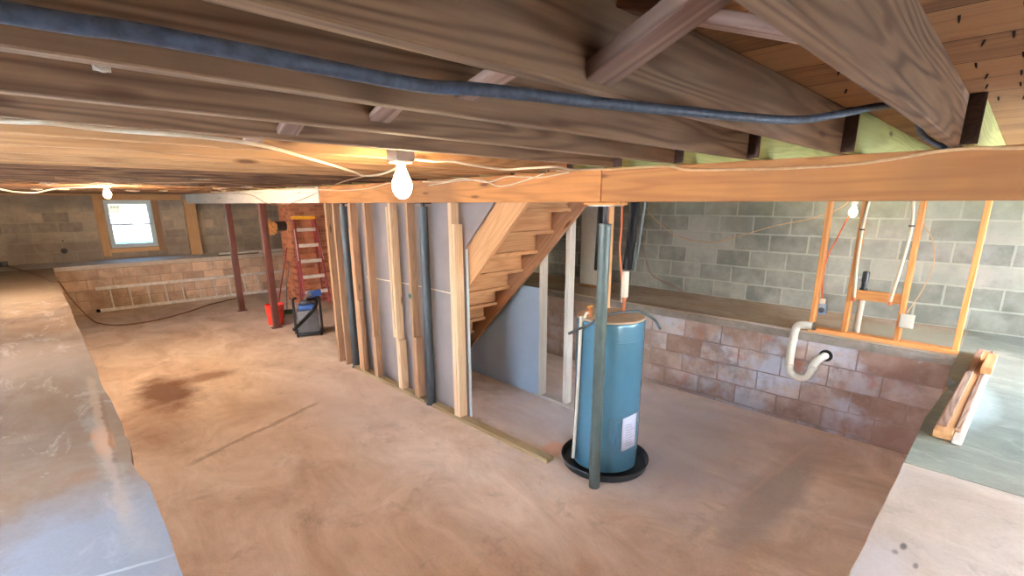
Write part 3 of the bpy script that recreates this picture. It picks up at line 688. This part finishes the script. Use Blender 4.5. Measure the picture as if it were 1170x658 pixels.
# pex lines with brass stubs
for pts, lab in (([(5.07, .905, 2.32), (5.07, .925, 2.113), (5.075, .940, 1.888), (5.075, .935, 1.604), (5.075, .918, 1.345), (5.075, .915, 1.30)], 'white flexible water pipe beside the second stud from the left'),
                 ([(5.07, .64, 2.32), (5.07, .632, 2.126), (5.065, .612, 1.928), (5.065, .622, 1.703), (5.07, .640, 1.5), (5.075, .655, 1.345), (5.075, .658, 1.30)], 'white flexible water pipe beside the third stud, curving to the cross block')):
    t = thing('water_pipe', (pts[-1][0], pts[-1][1], pts[-1][2]), lab, 'pipe', 'white water pipes on the right studs')
    MB().tube(pts, .0125, 12).build('pipe_line', M['cream'], t)
    MB().lathe((pts[-1][0], pts[-1][1], 1.268), [(.011, 0), (.017, .004), (.017, .016), (.011, .018), (.011, .034)], 12).build('brass_fitting', M['copper'], t)
    MB().box(pts[2][0]-.016, pts[2][0]+.03, pts[2][1]-.02, pts[2][1]+.02, pts[2][2]-.006, pts[2][2]+.006, .002).build('pipe_clip', M['blackpl'], t)
# white drain stub with black vent fitting
t = thing('drain_stub', (5.36, .905, ZL), 'white upright drain pipe with a black vent on top, behind the cross block', 'pipe')
MB().lathe((5.36, .905, ZL), [(.026, 0), (.026, .33), (.031, .332), (.031, .37)], 18).build('pipe_body', M['whitepl'], t)
MB().lathe((5.36, .905, ZL+.371), [(.030, 0), (.030, .05), (.022, .052), (.022, .10), (.028, .102), (.028, .19), (.022, .20), (0, .202)], 18).build('vent_valve', M['blackpl'], t)
# p-trap
t = thing('drain_trap', (5.03, 1.2, .48), 'white plastic drain trap looping down over the edge of the right ledge', 'drain pipe')
MB().tube([(5.045, 1.185, 1.0), (5.035, 1.245, 1.0), (5.03, 1.305, .985), (5.03, 1.325, .93), (5.03, 1.330, .84)], .036, 18).build('upper_elbow', M['whitepl'], t)
MB().tube([(5.03, 1.330, .86), (5.03, 1.334, .70), (5.03, 1.330, .58), (5.03, 1.305, .515), (5.03, 1.24, .485), (5.03, 1.175, .505), (5.03, 1.145, .57), (5.035, 1.13, .64), (5.045, 1.10, .695), (5.065, 1.07, .725), (5.10, 1.055, .735)], .0355, 18).build('trap_bend', M['whitepl'], t)
for (x, y, z, ax) in ((5.03, 1.330, .835, (0, 0, 1)), (5.03, 1.332, .575, (0, 0, 1)), (5.034, 1.135, .60, (0, -.3, 1))):
    MB().lathe((x, y, z), [(.037, 0), (.041, .003), (.041, .027), (.037, .03)], 18, ax).build('pipe_collar', M['whitepl'], t)
MB().lathe((5.047, 1.19, 1.0), [(.037, 0), (.040, .003), (.040, .024), (.026, .026)], 18, (0, -1, 0)).build('grey_coupling', M['steel'], t)
MB().lathe((5.079, 1.055, .735), [(.037, 0), (.056, .001), (.056, .005), (.037, .006)], 20, (-1, 0, 0)).build('wall_collar', M['blackrub'], t)
# switch box, small blue-grey device, cables
t = thing('outlet_box', (5.06, .53, 1.09), 'white square electrical box on the third stud of the right ledge', 'electrical box')
MB().box(5.055, 5.085, .478, .572, 1.10, 1.212, .004).build('box_body', M['whitepl'], t)
MB().box(5.050, 5.0545, .484, .566, 1.106, 1.206, .002).build('cover_plate', M['whitepl'], t)
t = thing('cable_device', (5.18, 1.175, 1.09), 'small blue-grey round-faced plug device hanging right of the leftmost stud', 'electrical device')
MB().box(5.16, 5.20, 1.150, 1.194, 1.195, 1.24, .008).build('upper_knob', M['whitepl'], t)
MB().box(5.15, 5.21, 1.130, 1.196, 1.095, 1.195, .012).build('device_body', plain('pale_blue_plastic', (150, 170, 200), .4), t)
MB().lathe((5.15, 1.163, 1.14), [(.024, 0), (.024, .006), (.014, .008), (0, .008)], 18, (-1, 0, 0)).build('dark_socket', M['blackpl'], t)
def cable(pts, r, mat, label, name='electrical_cable', cat='cable', group=None, seg=8):
    return tag(MB().tube(pts, r, seg).build(name, mat), label, cat, group)
cable([(5.60, 1.14, 2.03), (5.5, 1.16, 1.93), (5.4, 1.191, 1.762), (5.35, 1.23, 1.595), (5.28, 1.22, 1.383), (5.18, 1.175, 1.235)], .007, M['orangecable'], 'orange-red cable dropping from the right-hand bulb to the small plug device')
cable([(5.22, .575, 2.32), (5.2, .57, 2.05), (5.3, .562, 1.936), (5.3, .486, 1.804), (5.3, .452, 1.627), (5.28, .484, 1.404), (5.12, .54, 1.215)], .0045, M['tancable'], 'thin brown cable looping down to the white square box')
cable([(5.9, 3.6, 2.32), (5.9, 3.502, 2.028), (5.9, 3.257, 1.819), (5.9, 3.027, 1.695), (5.9, 2.622, 1.64), (5.9, 2.22, 1.752), (5.9, 1.903, 1.861), (5.9, 1.569, 1.943), (5.9, 1.3, 2.06), (5.9, 1.1, 2.32)], .006, M['tancable'], 'long tan cable sagging across the grey block wall')
cable([(6.17, 3.72, 2.0), (6.17, 3.707, 1.652), (6.17, 3.611, 1.29), (6.17, 3.501, 1.115), (6.17, 3.25, 1.02), (6.17, 3.029, .95)], .006, M['browncable'], 'dark cable hanging down the block wall to the ledge behind the heater')

# lumber on the right ledge
tag(board('lumber_board', (3.17, .098, ZL+.0205), (5.22, .035, ZL+.0205), .075, .041, M['stair']), 'brown board lying on the right ledge, leftmost and widest of the lumber pile', 'board', 'lumber pile on the right ledge')
tag(board('lumber_board', (3.24, .108, ZL+.0485), (5.20, .052, ZL+.0485), .038, .014, M['brace']), 'thin brown strip on top of the widest board of the lumber pile', 'board', 'lumber pile on the right ledge')
tag(board('lumber_board', (3.14, .038, ZL+.011), (5.24, -.022, ZL+.011), .040, .022, M['stud_white']), 'white-painted board on the right ledge, lowest at the right of the pile', 'board', 'lumber pile on the right ledge')
tag(board('lumber_board', (3.26, .046, ZL+.035), (5.22, -.010, ZL+.035), .024, .024, M['brace']), 'greyish narrow batten stacked in the middle of the lumber pile', 'board', 'lumber pile on the right ledge')
tag(board('lumber_offcut', (4.46, -.004, ZL+.073), (4.90, -.016, ZL+.073), .058, .050, M['stair']), 'short orange wood offcut perched on top of the lumber pile', 'wood block')

# ---------------------------------------------------------------- light bulbs
def bulb(loc, mat, label, r=.036, cord=None, box=None, group='lit bare light bulbs'):
    x, y, z = loc
    t = thing('light_bulb', loc, label, 'light bulb', group)
    s = r/.036
    MB().lathe((x, y, z), [(0, -.045*s), (.012*s, -.043*s), (.024*s, -.034*s), (.033*s, -.018*s), (.036*s, 0), (.034*s, .015*s), (.026*s, .034*s), (.018*s, .052*s), (.0145*s, .066*s)], 28).build('glass_bulb', mat, t)
    MB().lathe((x, y, z+.066*s), [(.0135*s, 0), (.0135*s, .012*s)], 16).build('screw_base', M['steel'], t)
    return t
BX, BY, BZ = 1.300, 2.085, 2.198
bulb((BX, BY, BZ), M['bulb'], 'large lit bare light bulb near the centre of the ceiling', r=.047)
t = thing('lamp_holder', (BX, BY, 2.30), 'square metal junction box with a porcelain lamp holder above the large bulb', 'lamp holder')
MB().box(BX-.05, BX+.05, BY-.045, BY+.04, 2.308, 2.372, .004).build('junction_box', plain('dull_zinc_box', (132, 114, 98), .5, .3), t)
MB().lathe((BX, BY, 2.277), [(.026, .022), (.05, .026), (.053, .031)], 28).build('porcelain_ring', M['ceramic'], t)
MB().lathe((BX, BY, 2.301), [(.053, 0), (.053, .006)], 28).build('porcelain_base', M['ceramic'], t)
MB().lathe((BX, BY, 2.292), [(.022, -.002), (.024, .009)], 20).build('socket', M['ceramic'], t)
bulb((.70, 7.40, 2.226), M['bulbfar'], 'small lit light bulb at the far left, just in front of the window', r=.036)
t = thing('lamp_holder', (.70, 7.40, 2.30), 'porcelain lamp holder above the far left bulb', 'lamp holder')
MB().lathe((.70, 7.40, 2.300), [(.02, 0), (.03, .006), (.055, .012), (.055, .026)], 24).build('porcelain_base', M['ceramic'], t)
bulb((5.60, 1.131, 2.017), M['bulbright'], 'small lit light bulb behind the orange studs at the upper right', r=.034)
t = thing('lamp_holder', (5.60, 1.131, 2.09), 'porcelain pendant lamp holder above the right-hand bulb', 'lamp holder')
MB().lathe((5.60, 1.131, 2.088), [(.018, 0), (.026, .01), (.026, .05), (.01, .055)], 20).build('socket', M['ceramic'], t)
MB().tube([(5.60, 1.131, 2.14), (5.60, 1.131, ZC)], .004, 8, 0).build('lamp_cord', M['whitecable'], t)

# ---------------------------------------------------------------- cables under the joists
cable([(-1.2, .80, 2.307), (-.4, .745, 2.305), (.015, .722, 2.30), (.121, .705, 2.30), (.315, .702, 2.30), (.479, .692, 2.298), (.583, .653, 2.30), (.953, .578, 2.308), (1.489, .481, 2.33), (1.695, .412, 2.36), (1.977, .36, 2.41),
       (2.3, .33, 2.44), (2.52, .335, 2.38), (2.66, .30, 2.345), (2.72, .285, 2.34), (2.9, .285, 2.34)], .0105, M['greycable'], 'thick blue-grey and black cable running under the nearest joists across the ceiling', seg=14)
cable([(-1.2, 1.76, 2.313), (-.3, 1.74, 2.312), (-.007, 1.735, 2.312), (.077, 1.715, 2.314), (.192, 1.775, 2.315), (.411, 1.745, 2.312), (.616, 1.849, 2.31), (.915, 2.224, 2.312), (1.15, 2.45, 2.30), (1.45, 2.85, 2.30), (1.75, 3.3, 2.308), (1.7, 3.0, 2.30), (1.42, 2.35, 2.29), (1.345, 2.13, 2.312)],
      .0062, M['whitecable'], 'white cable running from the upper left along the joists to the large bulb')
cable([(1.352, 2.09, 2.325), (1.45, 2.03, 2.315), (1.56, 2.04, 2.322), (1.70, 2.06, 2.312), (2.0, 2.12, 2.304), (2.1, 2.0, 2.31), (2.2, 1.9, 2.314), (2.42, 1.95, 2.312), (2.69, 1.93, 2.332)],
      .0062, M['whitecable'], 'white cable running right from the large bulb to the beam')
cable([(2.69, 2.32, 2.335), (2.686, 2.135, 2.330), (2.690, 1.922, 2.322), (2.690, 1.609, 2.322), (2.690, 1.468, 2.318), (2.690, 1.333, 2.293), (2.690, .921, 2.278), (2.690, .622, 2.279), (2.690, .432, 2.294), (2.690, .32, 2.312), (2.692, .189, 2.320), (2.690, .044, 2.310), (2.69, -.4, 2.29), (2.69, -1.3, 2.30)],
      .0068, M['tancable'], 'tan cable running along the top edge of the right-hand beam')
cable([(2.688, 3.95, 2.31), (2.686, 3.6, 2.30), (2.685, 3.35, 2.318), (2.685, 3.05, 2.278), (2.685, 2.83, 2.31), (2.685, 2.65, 2.305), (2.685, 2.45, 2.295), (2.685, 2.2, 2.318)], .005, M['whitecable'], 'upper of two twisting white cables on the middle beam')
cable([(2.683, 3.85, 2.275), (2.683, 3.4, 2.300), (2.673, 3.1, 2.295), (2.673, 2.88, 2.243), (2.673, 2.62, 2.275), (2.673, 2.42, 2.318)], .005, M['whitecable'], 'lower of two twisting white cables on the middle beam')
cable([(2.683, 6.9, 2.315), (2.683, 6.05, 2.277), (2.683, 5.5, 2.262), (2.683, 4.952, 2.274), (2.683, 4.581, 2.312), (2.66, 4.2, 2.316)], .005, M['whitecable'], 'white cable drooping on the beam left of the large bulb')
cable([(2.67, 11.4, 2.315), (2.67, 10.44, 2.30), (2.67, 8.959, 2.262), (2.67, 8.178, 2.124), (2.67, 7.459, 2.098), (2.67, 6.652, 2.189), (2.67, 5.956, 2.30), (2.2, 4.6, 2.312), (1.8, 3.35, 2.312)], .005, M['browncable'], 'dark thin cable sagging over the white painted beam')
cable([(-.35, 8.0, 2.312), (-.2, 8.0, 2.29), (-.05, 8.1, 2.255), (.12, 8.2, 2.252), (.30, 8.2, 2.30), (.55, 7.7, 2.312), (.70, 7.45, 2.318)], .008, M['whitecable'], 'white cable loop hanging at the far left under the joists')
cable([(.8, 6.2, 2.312), (1.4, 6.4, 2.30), (2.0, 6.9, 2.312), (2.4, 6.6, 2.29), (2.66, 6.3, 2.312)], .005, M['tancable'], 'tan cable under the dark joists above the white beam')
cable([(.2, 5.2, 2.314), (.7, 5.6, 2.30), (1.3, 5.4, 2.312), (1.9, 5.9, 2.302), (2.5, 5.6, 2.314)], .0045, M['browncable'], 'brown cable stapled under the dark joists, left of the large bulb')
t = thing('cable_clip', (.155, 1.352, 2.36), 'small white plastic cable clip nailed to a joist at the upper left', 'cable clip')
MB().tube([(.150, 1.362, 2.392), (.152, 1.352, 2.384), (.160, 1.350, 2.381), (.168, 1.352, 2.384), (.170, 1.362, 2.392)], .0035, 8).build('clip_loop', M['whitepl'], t)
MB().box(.145, .175, 1.3625, 1.3655, 2.382, 2.396, .001).build('clip_base', M['whitepl'], t)
# tufts of dusty insulation hanging under the far joists
rt = random.Random(11)
for i in range(14):
    x = rt.uniform(.1, 2.5); y = .239+.390*rt.randint(16, 26)
    mb = MB(); bmesh.ops.create_icosphere(mb.bm, subdivisions=2, radius=1)
    for v_ in mb.bm.verts:
        n_ = 1+rt.uniform(-.45, .45); v_.co = Vector((v_.co.x*.06*n_, v_.co.y*.022*n_, v_.co.z*.014*n_))+Vector((x, y, ZJ-.006))
    tag(mb.build('dust_tuft', M['cobweb'], sharp=False), 'tuft of dusty insulation clinging under the dark far joists', 'insulation tuft', 'dusty tufts under the far joists')

# ---------------------------------------------------------------- far left corner
# extension ladder on its edge against the far wall
t = thing('extension_ladder', (2.5, 12.68, 0), 'long aluminium extension ladder lying on its side along the far wall', 'ladder')
for (y, z) in ((12.64, .035), (12.735, .465)):
    MB().obox((.72, y, z), (4.35, y, z), .03, .062, bev=.004).build('side_rail', M['alum'], t)
for i in range(11):
    x = .94+.311*i
    MB().tube([(x, 12.642, .06), (x, 12.733, .44)], .016, 10, 0).build('rung', M['alum'], t)
for (x0, x1) in ((.66, .72), (4.35, 4.40)):
    MB().box(x0, x1, 12.62, 12.66, .005, .065, .005).build('end_cap', M['blackrub'], t)
# brown hose
hs = thing('garden_hose', (-.5, 13.6, ZL), 'thin brown hose trailing from the far left ledge down onto the floor', 'hose')
MB().tube([(-.50, 13.60, ZL+.03), (-.3, 12.9, ZL+.014), (-.05, 11.6, ZL+.013), (.10, 10.4, ZL+.013), (.165, 10.25, ZL+.016), (.24, 10.5, .72), (.36, 11.0, .40), (.50, 11.4, .10), (.62, 11.3, .015), (.871, 10.95, .013), (1.392, 10.95, .013), (2.0, 11.4, .013), (2.5, 11.9, .013), (3.1, 12.25, .013)], .0125, 10).build('hose_line', M['browncable'], hs)
MB().lathe((-.50, 13.62, ZL+.03), [(.02, 0), (.024, .01), (.024, .05), (.016, .055)], 14, (0, 1, 0)).build('hose_coupling', M['steel'], hs)
MB().box(-.56, -.44, 13.68, 13.76, ZL, ZL+.10, .01).build('tap_block', M['blackpl'], hs)
# white pipe lengths on the far ledge
tag(MB().tube([(3.05, 12.98, ZL+.035), (4.9, 13.05, ZL+.035)], .035, 14, 0).build('pipe_length', M['whitepl']), 'white plastic pipe length lying on the far ledge behind the maroon posts', 'pipe')
tag(board('dark_batten', (3.0, 12.88, ZL+.012), (3.9, 12.90, ZL+.012), .03, .024, M['joist_dark']), 'short dark batten on the far ledge in front of the white pipe', 'board')
# chimney
ch = MB(); ch.box(3.92, 4.75, 10.68, 11.32, 0, ZJ-.002)
tag(ch.build('brick_chimney', M['brick'], org=(0, 0, 0)), 'orange-red brick chimney stack behind the red stepladder', 'chimney')
t = thing('stove_pipe', (3.75, 11.0, 1.55), 'short black stove pipe stub with ragged insulation sticking out of the chimney', 'stove pipe')
MB().lathe((3.92, 11.0, 1.65), [(.10, 0), (.10, .20), (.093, .201), (.093, .02)], 24, (-1, 0, 0)).build('pipe_stub', M['iron'], t)
mb = MB(); rr = random.Random(3)
bmesh.ops.create_icosphere(mb.bm, subdivisions=3, radius=1)
for v_ in mb.bm.verts:
    n_ = 1+rr.uniform(-.35, .55); v_.co = Vector((v_.co.x*.09*n_, v_.co.y*.09*n_, v_.co.z*.12*n_-.03))+Vector((3.64, 11.0, 1.66))
mb.build('insulation_wad', M['foil'], t, sharp=False)
# stepladder leaning on the chimney
t = thing('step_ladder', (4.18, 10.3, 0), 'red fibreglass stepladder with silver steps and yellow top against the chimney', 'ladder')
def sl(z, side): f = z/1.84; return (4.155+side*(.275-.065*f), 10.28+.30*f, z)
for s_ in (-1, 1):
    MB().obox(sl(.0, s_), sl(1.80, s_), .036, .10, up=(0, 1, .2), bev=.004).build('front_rail', M['redfib'], t)
    MB().obox((4.155+s_*.25, 10.54, 0), (4.155+s_*.20, 10.64, 1.78), .022, .04, up=(0, 1, 0), bev=.003).build('rear_rail', M['redfib'], t)
for i in range(5):
    z = .30+i*.325
    a, b = sl(z, -1), sl(z, 1)
    MB().obox((a[0]+.012, a[1], z), (b[0]-.012, b[1], z), .085, .026, bev=.004).build('ladder_step', M['alum'], t)
    MB().obox((a[0]+.012, a[1]-.036, z-.03), (b[0]-.012, b[1]-.036, z-.03), .006, .05, bev=.001).build('step_lip', M['alum'], t)
MB().box(3.925, 4.385, 10.52, 10.67, 1.79, 1.86, .01).build('top_cap', M['yellow'], t)
for s_ in (-1, 1):
    MB().obox((sl(.9, s_)[0]+.02*s_, sl(.9, s_)[1]-.03, .95), (sl(1.6, s_)[0]+.02*s_, sl(1.6, s_)[1]-.03, 1.6), .012, .02, up=(0, 1, 0), bev=.002).build('edge_strip', M['alum'], t)
# red bucket
bx, by = 2.90, 9.12
t = thing('red_bucket', (bx, by, 0), 'bright red plastic bucket on the floor behind the nearer maroon post', 'bucket')
MB().lathe((bx, by, 0), [(.125, 0), (.13, .004), (.155, .34), (.163, .342), (.163, .362), (.153, .364), (.150, .34), (.124, .012), (0, .010)], 32).build('bucket_body', M['red'], t)
MB().lathe((bx, by, .285), [(.1505, 0), (.159, .002), (.159, .012), (.152, .014)], 32).build('bucket_rib', M['red'], t)
MB().tube([(bx+.16*math.cos(a), by+.16*math.sin(a), .35-.16*math.sin((a-2.2)/(5.3-2.2)*math.pi)*.9) for a in [2.2+k*(3.1/8) for k in range(9)]], .003, 6).build('bucket_handle', M['steel'], t)
# broom and brush
t = thing('red_broom', (3.12, 9.6, 0), 'long-handled broom with a dark red handle leaning towards the chimney', 'broom')
MB().tube([(3.10, 9.62, .12), (3.72, 10.5, 1.22)], .013, 10, 0).build('broom_handle', M['redfib'], t)
MB().obox((3.03, 9.68, .11), (3.19, 9.56, .11), .045, .05, bev=.008).build('broom_head', M['blackrub'], t)
MB().obox((3.02, 9.69, .045), (3.20, 9.55, .045), .05, .09, bev=.006).build('bristles', M['green'], t)
t = thing('push_brush', (3.30, 9.75, 0), 'dark push broom head with grey handle beside the red bucket', 'broom')
MB().tube([(3.34, 9.80, .07), (3.56, 10.3, .50), (3.80, 10.62, .92)], .010, 10, 0).build('broom_handle', M['steel'], t)
MB().obox((3.22, 9.86, .075), (3.46, 9.72, .075), .06, .035, bev=.006).build('broom_head', M['blackpl'], t)
MB().obox((3.22, 9.86, .03), (3.46, 9.72, .03), .055, .056, bev=.004).build('bristles', M['green'], t)
# shop vacuum
vx, vy = 3.04, 7.98
t = thing('shop_vacuum', (vx, vy, 0), 'grey shop vacuum with black frame, hose and blue lid beside the partition', 'vacuum cleaner')
q = Vector((.93, -.36, 0)); n_ = Vector((.36, .93, 0))
def V(a, b, z): return Vector((vx, vy, z))+q*a+n_*b
mb = MB(); mb.obox(V(-.165, 0, .245), V(.165, 0, .245), .29, .37, bev=.035); mb.build('vacuum_tank', M['vacgrey'], t)
mb = MB(); mb.obox(V(-.135, 0, .47), V(.135, 0, .47), .26, .10, bev=.04); mb.build('motor_lid', M['blueplast'], t)
mb = MB(); mb.obox(V(-.09, 0, .545), V(.09, 0, .545), .18, .06, bev=.02); mb.build('motor_cap', M['blackpl'], t)
for s_ in (-1, 1):
    MB().tube([V(.20*s_, -.10, .05), V(.20*s_, -.10, .55), V(.19*s_, -.08, .62), V(.15*s_, -.05, .63)], .021, 10).build('frame_post', M['blackpl'], t)
mb = MB(); mb.obox(V(-.20, -.02, .045), V(.20, -.02, .045), .32, .035, bev=.012); mb.build('caster_base', M['blackpl'], t)
for (a, b) in ((-.18, -.16), (.18, -.16), (-.18, .12), (.18, .12)):
    p = V(a, b, .03); MB().lathe(p-q*.012, [(.0, 0), (.03, 0), (.03, .024), (0, .024)], 16, tuple(q)).build('caster_wheel', M['blackrub'], t)
MB().tube([V(-.24, -.22, .14), V(-.12, -.20, .24), V(.05, -.19, .40), V(.14, -.16, .52), V(.13, -.06, .60), V(.02, .0, .585)], .026, 12).build('vacuum_hose', M['blackrub'], t)
MB().obox(V(.04, -.02, .66), V(.24, -.02, .70), .10, .10, bev=.015).build('blue_tool', M['blueplast'], t)
MB().tube([V(-.02, -.08, .60), V(.02, -.11, .68), V(.08, -.12, .69)], .022, 10).build('hose_end', M['steel'], t)

# ---------------------------------------------------------------- daylight, added fill lamps, sky and camera
def area(name, loc, rot, sx, sy, power, col):
    l = bpy.data.lights.new(name, 'AREA'); l.shape = 'RECTANGLE'; l.size = sx; l.size_y = sy; l.energy = power; l.color = col
    o = bpy.data.objects.new(name, l); COL.objects.link(o); o.location = loc; o.rotation_euler = rot; return o
DAY = (.70, .84, 1.); DAY2 = (.88, .93, 1.)
area('daylight_left', (UL-.25, 1.9, 1.72), (0, math.radians(-90), 0), .95, 1.8, 205, DAY)
area('fill_left_mid', (UL-.25, 5.0, 1.72), (0, math.radians(-90), 0), .95, 1.2, 170, DAY2)  # fill lamp outside the added middle window
area('fill_left_far', (UL-.25, 8.2, 1.72), (0, math.radians(-90), 0), .95, 1.2, 210, DAY2)  # fill lamp outside the added far window, lifts the far end
area('fill_near', (1.7, VN-.25, 1.72), (math.radians(90), 0, 0), 1.8, .95, 14, DAY2)  # weak fill lamp added to lift the near ledge
area('daylight_near_right', (4.5, VN-.25, 1.72), (math.radians(90), 0, 0), 1.8, .95, 200, DAY)

sc = bpy.context.scene
w = bpy.data.worlds.new('World'); sc.world = w; w.use_nodes = True
nt = w.node_tree; bg = nt.nodes['Background']
sky = nt.nodes.new('ShaderNodeTexSky'); sky.sky_type = 'NISHITA'; sky.sun_elevation = math.radians(40); sky.sun_rotation = math.radians(200); sky.sun_disc = False; sky.air_density = 1.5; sky.dust_density = 3
nt.links.new(sky.outputs[0], bg.inputs[0]); bg.inputs[1].default_value = .9

cam = bpy.data.cameras.new('camera'); co = bpy.data.objects.new('camera', cam); COL.objects.link(co); sc.camera = co
cam.sensor_fit = 'HORIZONTAL'; cam.sensor_width = 36; cam.lens = 555.2/1170*36
cam.shift_x = 0; cam.shift_y = (371.4-329)/1170
cam.clip_start = .02; cam.clip_end = 300
yw, pt, rl = .8000, -.2471, -.0033
fw = Vector((math.cos(yw)*math.cos(pt), math.sin(yw)*math.cos(pt), math.sin(pt)))
rt_ = fw.cross(Vector((0, 0, 1))).normalized(); up_ = rt_.cross(fw)
r2 = rt_*math.cos(rl)+up_*math.sin(rl); u2 = -rt_*math.sin(rl)+up_*math.cos(rl)
co.matrix_world = Matrix.Translation((0, 0, 2.12)) @ Matrix((r2, u2, -fw)).transposed().to_4x4()

sc.view_settings.view_transform = 'Standard'; sc.view_settings.look = 'None'; sc.view_settings.gamma = 1
sc.view_settings.exposure = 1.2
sc.view_settings.use_curve_mapping = False
sc.cycles.max_bounces = 10; sc.cycles.diffuse_bounces = 6; sc.cycles.sample_clamp_indirect = 6
sc.cycles.use_denoising = True
